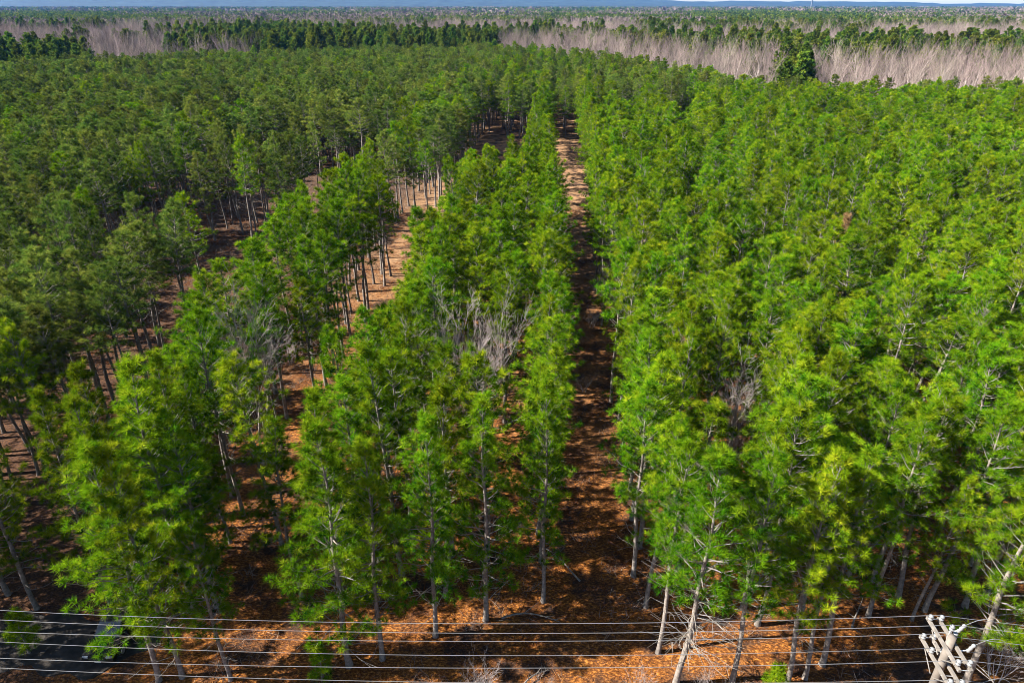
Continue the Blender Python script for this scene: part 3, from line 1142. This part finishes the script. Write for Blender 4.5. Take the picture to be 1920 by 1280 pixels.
def fallen(seed, ln, loc, rz, label):
    r = np.random.default_rng(seed)
    mb = MB()
    u = np.linspace(0, 1, 9)
    P = np.stack([u * ln, 0.10 * ln * np.sin(u * 2.6 + r.uniform(0, 2)), 0.09 + 0.10 * ln * np.sin(u * 3.1)], -1)
    mb.tube(P, np.linspace(0.075, 0.018, 9), 5, cap=True)
    for i in (3, 5, 6, 7):
        d = np.array([r.uniform(.2, 1), r.normal(0, .8), r.uniform(0.0, .7)])
        Q = P[i] + np.linspace(0, 1, 4)[:, None] * d * ln * 0.26 + np.cumsum(r.normal(0, .03, (4, 3)), 0)
        mb.tube(Q, np.linspace(0.03, 0.010, 4), 3)
    thing('fallen_branch', label, 'branch', loc, 'fallen branches', rz, mb.mesh('fallen_branch', M['dead']))


fallen(1, 3.6, (-2.4, 29.8, 0.0), 0.1, 'long pale bowed dead branch on the ground between two trunks')
fallen(2, 2.6, (2.6, 33.5, 0.0), 2.2, 'dead pale branch lying in the shaded start of the middle lane')
fallen(3, 2.4, (-1.2, 25.0, 0.0), 0.7, 'forked dead branch lying beside the pale brush under the wires')
fallen(4, 2.2, (19.0, 30.5, 0.0), 1.2, 'dead branch on the orange straw among the pole-side trunks')

# ------------------------------------------------------------------ power line (along X)
PY = 18.3
POLE_X = 14.85
UZ, LZ = 13.12, 12.12
FAR, MID, NEAR = 1.05, 0.42, -0.92


def insulator(parent, loc, h=0.30):
    mb = MB()
    prof = [(0.0, 0.02), (0.02, 0.05), (0.05, 0.085), (0.10, 0.09), (0.12, 0.055), (0.15, 0.055), (0.17, 0.085), (0.22, 0.09), (0.25, 0.05), (h, 0.04), (h + 0.005, 0.0)]
    mb.tube([(0, 0, z) for z, _ in prof], [q for _, q in prof], 10)
    o = link('insulator', mb.mesh('insulator', M['porcelain'], True), parent)
    o.location = loc
    return o


_pole_first = None


def build_pole(label):
    root = thing('utility_pole', label, 'utility pole', (POLE_X, PY, 0), 'poles of the power line')
    mb = MB()
    zs = np.linspace(-0.6, 13.55, 10)
    mb.tube([(0.02 * math.sin(z * .5), 0.02 * math.cos(z * .4), z) for z in zs], np.linspace(0.19, 0.135, 10), 14, cap=True)
    link('pole', mb.mesh('pole', M['pole'], True), root)
    for z in (UZ, LZ):
        for sx in (-1, 1):
            mb = MB()
            mb.box((sx * 0.20, 0.06, z), (0.095, 2.35, 0.12))
            link('crossarm', mb.mesh('crossarm', M['arm']), root)
            for yy in ((FAR, NEAR) if z == UZ else (FAR, MID, NEAR)):
                insulator(root, (sx * 0.20, yy, z + 0.06), 0.26)
            for sy in (-1, 1):
                mb = MB()
                mb.tube([(sx * 0.255, sy * 0.72, z - 0.07), (sx * 0.19, sy * 0.10, z - 0.66)], 0.022, 4, cap=True)
                link('brace', mb.mesh('brace', M['arm']), root)
        for yy in (-1.06, -0.5, 0.55, 1.18):
            mb = MB()
            mb.tube([(-0.27, yy, z - 0.015), (0.27, yy, z - 0.015)], 0.014, 5, cap=True)
            link('bolt', mb.mesh('bolt', M['steel']), root)
    # pole top pin and insulator
    mb = MB()
    mb.box((0.0, 0.17, 13.35), (0.06, 0.05, 0.6))
    link('top_pin', mb.mesh('top_pin', M['steel']), root)
    insulator(root, (0.0, 0.17, 13.65), 0.28)
    insulator(root, (0.20, 0.17, 13.30), 0.24)
    # fuse cutouts with drop leads, on the outer sides
    for (x, y, z) in ((0.62, -0.1, 13.0), (0.62, -0.9, 11.95), (0.55, 0.55, 13.25)):
        mb = MB()
        mb.tube([(0.24, y, z - 0.05), (0.45, y, z - 0.03), (x, y, z)], 0.022, 5)
        link('bracket', mb.mesh('bracket', M['steel']), root)
        mb = MB()
        rr_ = [0.045, 0.075, 0.05, 0.075, 0.05, 0.075, 0.045]
        mb.tube([(x + 0.03 * i, y, z - 0.08 + 0.065 * i) for i in range(7)], rr_, 10, cap=True)
        link('fuse_cutout', mb.mesh('fuse_cutout', M['porcelain'], True), root)
        mb = MB()
        u = np.linspace(0, 1, 12)
        mb.tube(np.stack([x + 0.2 + 1.5 * u, np.full(12, y), z + 0.3 + 0.55 * np.sin(u * math.pi) - 0.45 * u], -1), 0.011, 4)
        link('lead_wire', mb.mesh('lead_wire', M['wire']), root)
    return root


def copy_tree(o, parent=None):
    c = o.copy()
    COL.objects.link(c)
    c.parent = parent
    for ch in o.children:
        copy_tree(ch, c)
    return c


pole = build_pole('weathered wooden utility pole with doubled crossarms and grey insulators carrying the wires')

WIRES = [(FAR, UZ + 0.33), (0.17, 13.94), (FAR, LZ + 0.33), (MID, LZ + 0.33), (NEAR, UZ + 0.33), (NEAR, LZ + 0.33)]
WL = ['topmost pale wire, from the back end of the upper crossarm', 'pale wire carried on the very top of the pole',
      'pale wire from the back end of the lower crossarm', 'pale wire from the middle of the lower crossarm',
      'pale wire from the camera-side end of the upper crossarm', 'lowest pale wire, from the camera-side end of the lower crossarm']
SPAN_L, SPAN_R = -46.0, 76.0
DROP = [0, 0, 1.0, 0.2, 1.0, 0.2]       # ends at the next pole sit lower
SAGD = [0, 0, -0.35, 0, -0.25, -0.2]
for j, ((dy, z), lb) in enumerate(zip(WIRES, WL)):
    mb = MB()
    P = []
    for x0, x1 in ((SPAN_L, POLE_X), (POLE_X, SPAN_R)):
        for u in np.linspace(0, 1, 41)[(0 if x0 == SPAN_L else 1):]:
            lft = x0 == SPAN_L
            sag = (1.6 + (SAGD[j] if lft else 0)) * 4 * u * (1 - u) + ((1.1 + DROP[j]) * (1 - u) if lft else 0)
            P.append((x0 + (x1 - x0) * u, PY + dy, z - sag))
    mb.tube(P, 0.010, 5)
    thing('power_line', lb, 'wire', (0, 0, 0), 'wires of the power line', 0, mb.mesh('power_line', M['wire']))

# ------------------------------------------------------------------ dark car on the drive, half hidden
def build_car():
    root = thing('parked_car', 'black car parked on the dark drive half hidden by pine branches', 'car', (-25.2, 27.6, 0.03), rz=R(3))
    # +y rear, -y front, width along x
    mb = MB()
    body = [(-2.25, 0.42), (-2.30, 0.62), (-2.22, 0.86), (-1.25, 1.02), (2.05, 1.06), (2.22, 0.9), (2.25, 0.42), (1.9, 0.30), (-1.9, 0.30)]
    mb.prism(body, -0.92, 0.92, lambda z: 0.10 if z > 1.0 else 0.02 if z > .5 else 0.05)
    link('body', mb.mesh('body', M['carpaint']), root)
    mb = MB()
    cab = [(-1.15, 1.03), (-0.35, 1.62), (0.5, 1.70), (1.7, 1.64), (2.1, 1.07)]
    mb.prism(cab, -0.80, 0.80, lambda z: 0.14 if z > 1.3 else 0.0)
    link('cabin', mb.mesh('cabin', M['carpaint']), root)
    mb = MB()
    mb.add([(-0.72, -1.11, 1.07), (0.72, -1.11, 1.07), (0.62, -0.43, 1.575), (-0.62, -0.43, 1.575),
            (-0.72, -1.085, 1.10), (0.72, -1.085, 1.10), (0.62, -0.40, 1.55), (-0.62, -0.40, 1.55)], [(0, 1, 2, 3), (7, 6, 5, 4), (0, 4, 5, 1), (1, 5, 6, 2), (2, 6, 7, 3), (3, 7, 4, 0)])
    mb.v[0][:, 1] -= 0.03
    mb.v[0][:, 2] += 0.02
    link('windscreen', mb.mesh('windscreen', M['glass']), root)
    for sx in (-1, 1):
        mb = MB()
        mb.add([(sx * 0.812, -0.9, 1.12), (sx * 0.812, 1.75, 1.12), (sx * 0.69, 1.5, 1.55), (sx * 0.69, -0.35, 1.55)], [(0, 1, 2, 3)])
        link('side_window', mb.mesh('side_window', M['glass']), root)
        mb = MB()
        mb.box((sx * 0.68, -2.235, 0.78), (0.34, 0.10, 0.13), Euler((0.2, 0, sx * 0.12)))
        link('headlight', mb.mesh('headlight', M['lamp']), root)
        mb = MB()
        mb.box((sx * 0.98, -0.82, 1.10), (0.20, 0.12, 0.14))
        link('mirror', mb.mesh('mirror', M['carpaint']), root)
        for yy in (-1.4, 1.38):
            mb = MB()
            mb.tube([(sx * 0.72, yy, 0.34), (sx * 0.74, yy, 0.34), (sx * 0.90, yy, 0.34), (sx * 0.93, yy, 0.34)], [0.30, 0.34, 0.34, 0.30], 18, cap=True)
            w = link('wheel', mb.mesh('wheel', M['rubber'], False), root)
            mb = MB()
            mb.tube([(sx * 0.925, yy, 0.34), (sx * 0.945, yy, 0.34)], [0.21, 0.19], 14, cap=True)
            link('rim', mb.mesh('rim', M['alloy']), w)
    mb = MB()
    mb.box((0, -2.305, 0.66), (0.9, 0.04, 0.16))
    link('grille', mb.mesh('grille', M['rubber']), root)
    mb = MB()
    mb.box((0, -2.33, 0.50), (0.36, 0.015, 0.11))
    link('number_plate', mb.mesh('number_plate', M['plate']), root)


build_car()

# ------------------------------------------------------------------ tower on the far ridge
def build_tower():
    x, y = polar(1522, 5000)
    root = thing('far_tower', 'dark slim tower standing alone on the far blue ridge', 'tower', (x, y, 0))
    mb = MB()
    mb.tube([(0, 0, -1), (0, 0, 60), (0, 0, 98)], [5.2, 4.6, 4.4], 12, cap=True)
    link('shaft', mb.mesh('shaft', M['tower']), root)
    mb = MB()
    mb.tube([(0, 0, 98), (0, 0, 100), (0, 0, 110), (0, 0, 114)], [6.0, 7.5, 7.5, 2.0], 12, cap=True)
    link('tank', mb.mesh('tank', M['tower']), root)


build_tower()
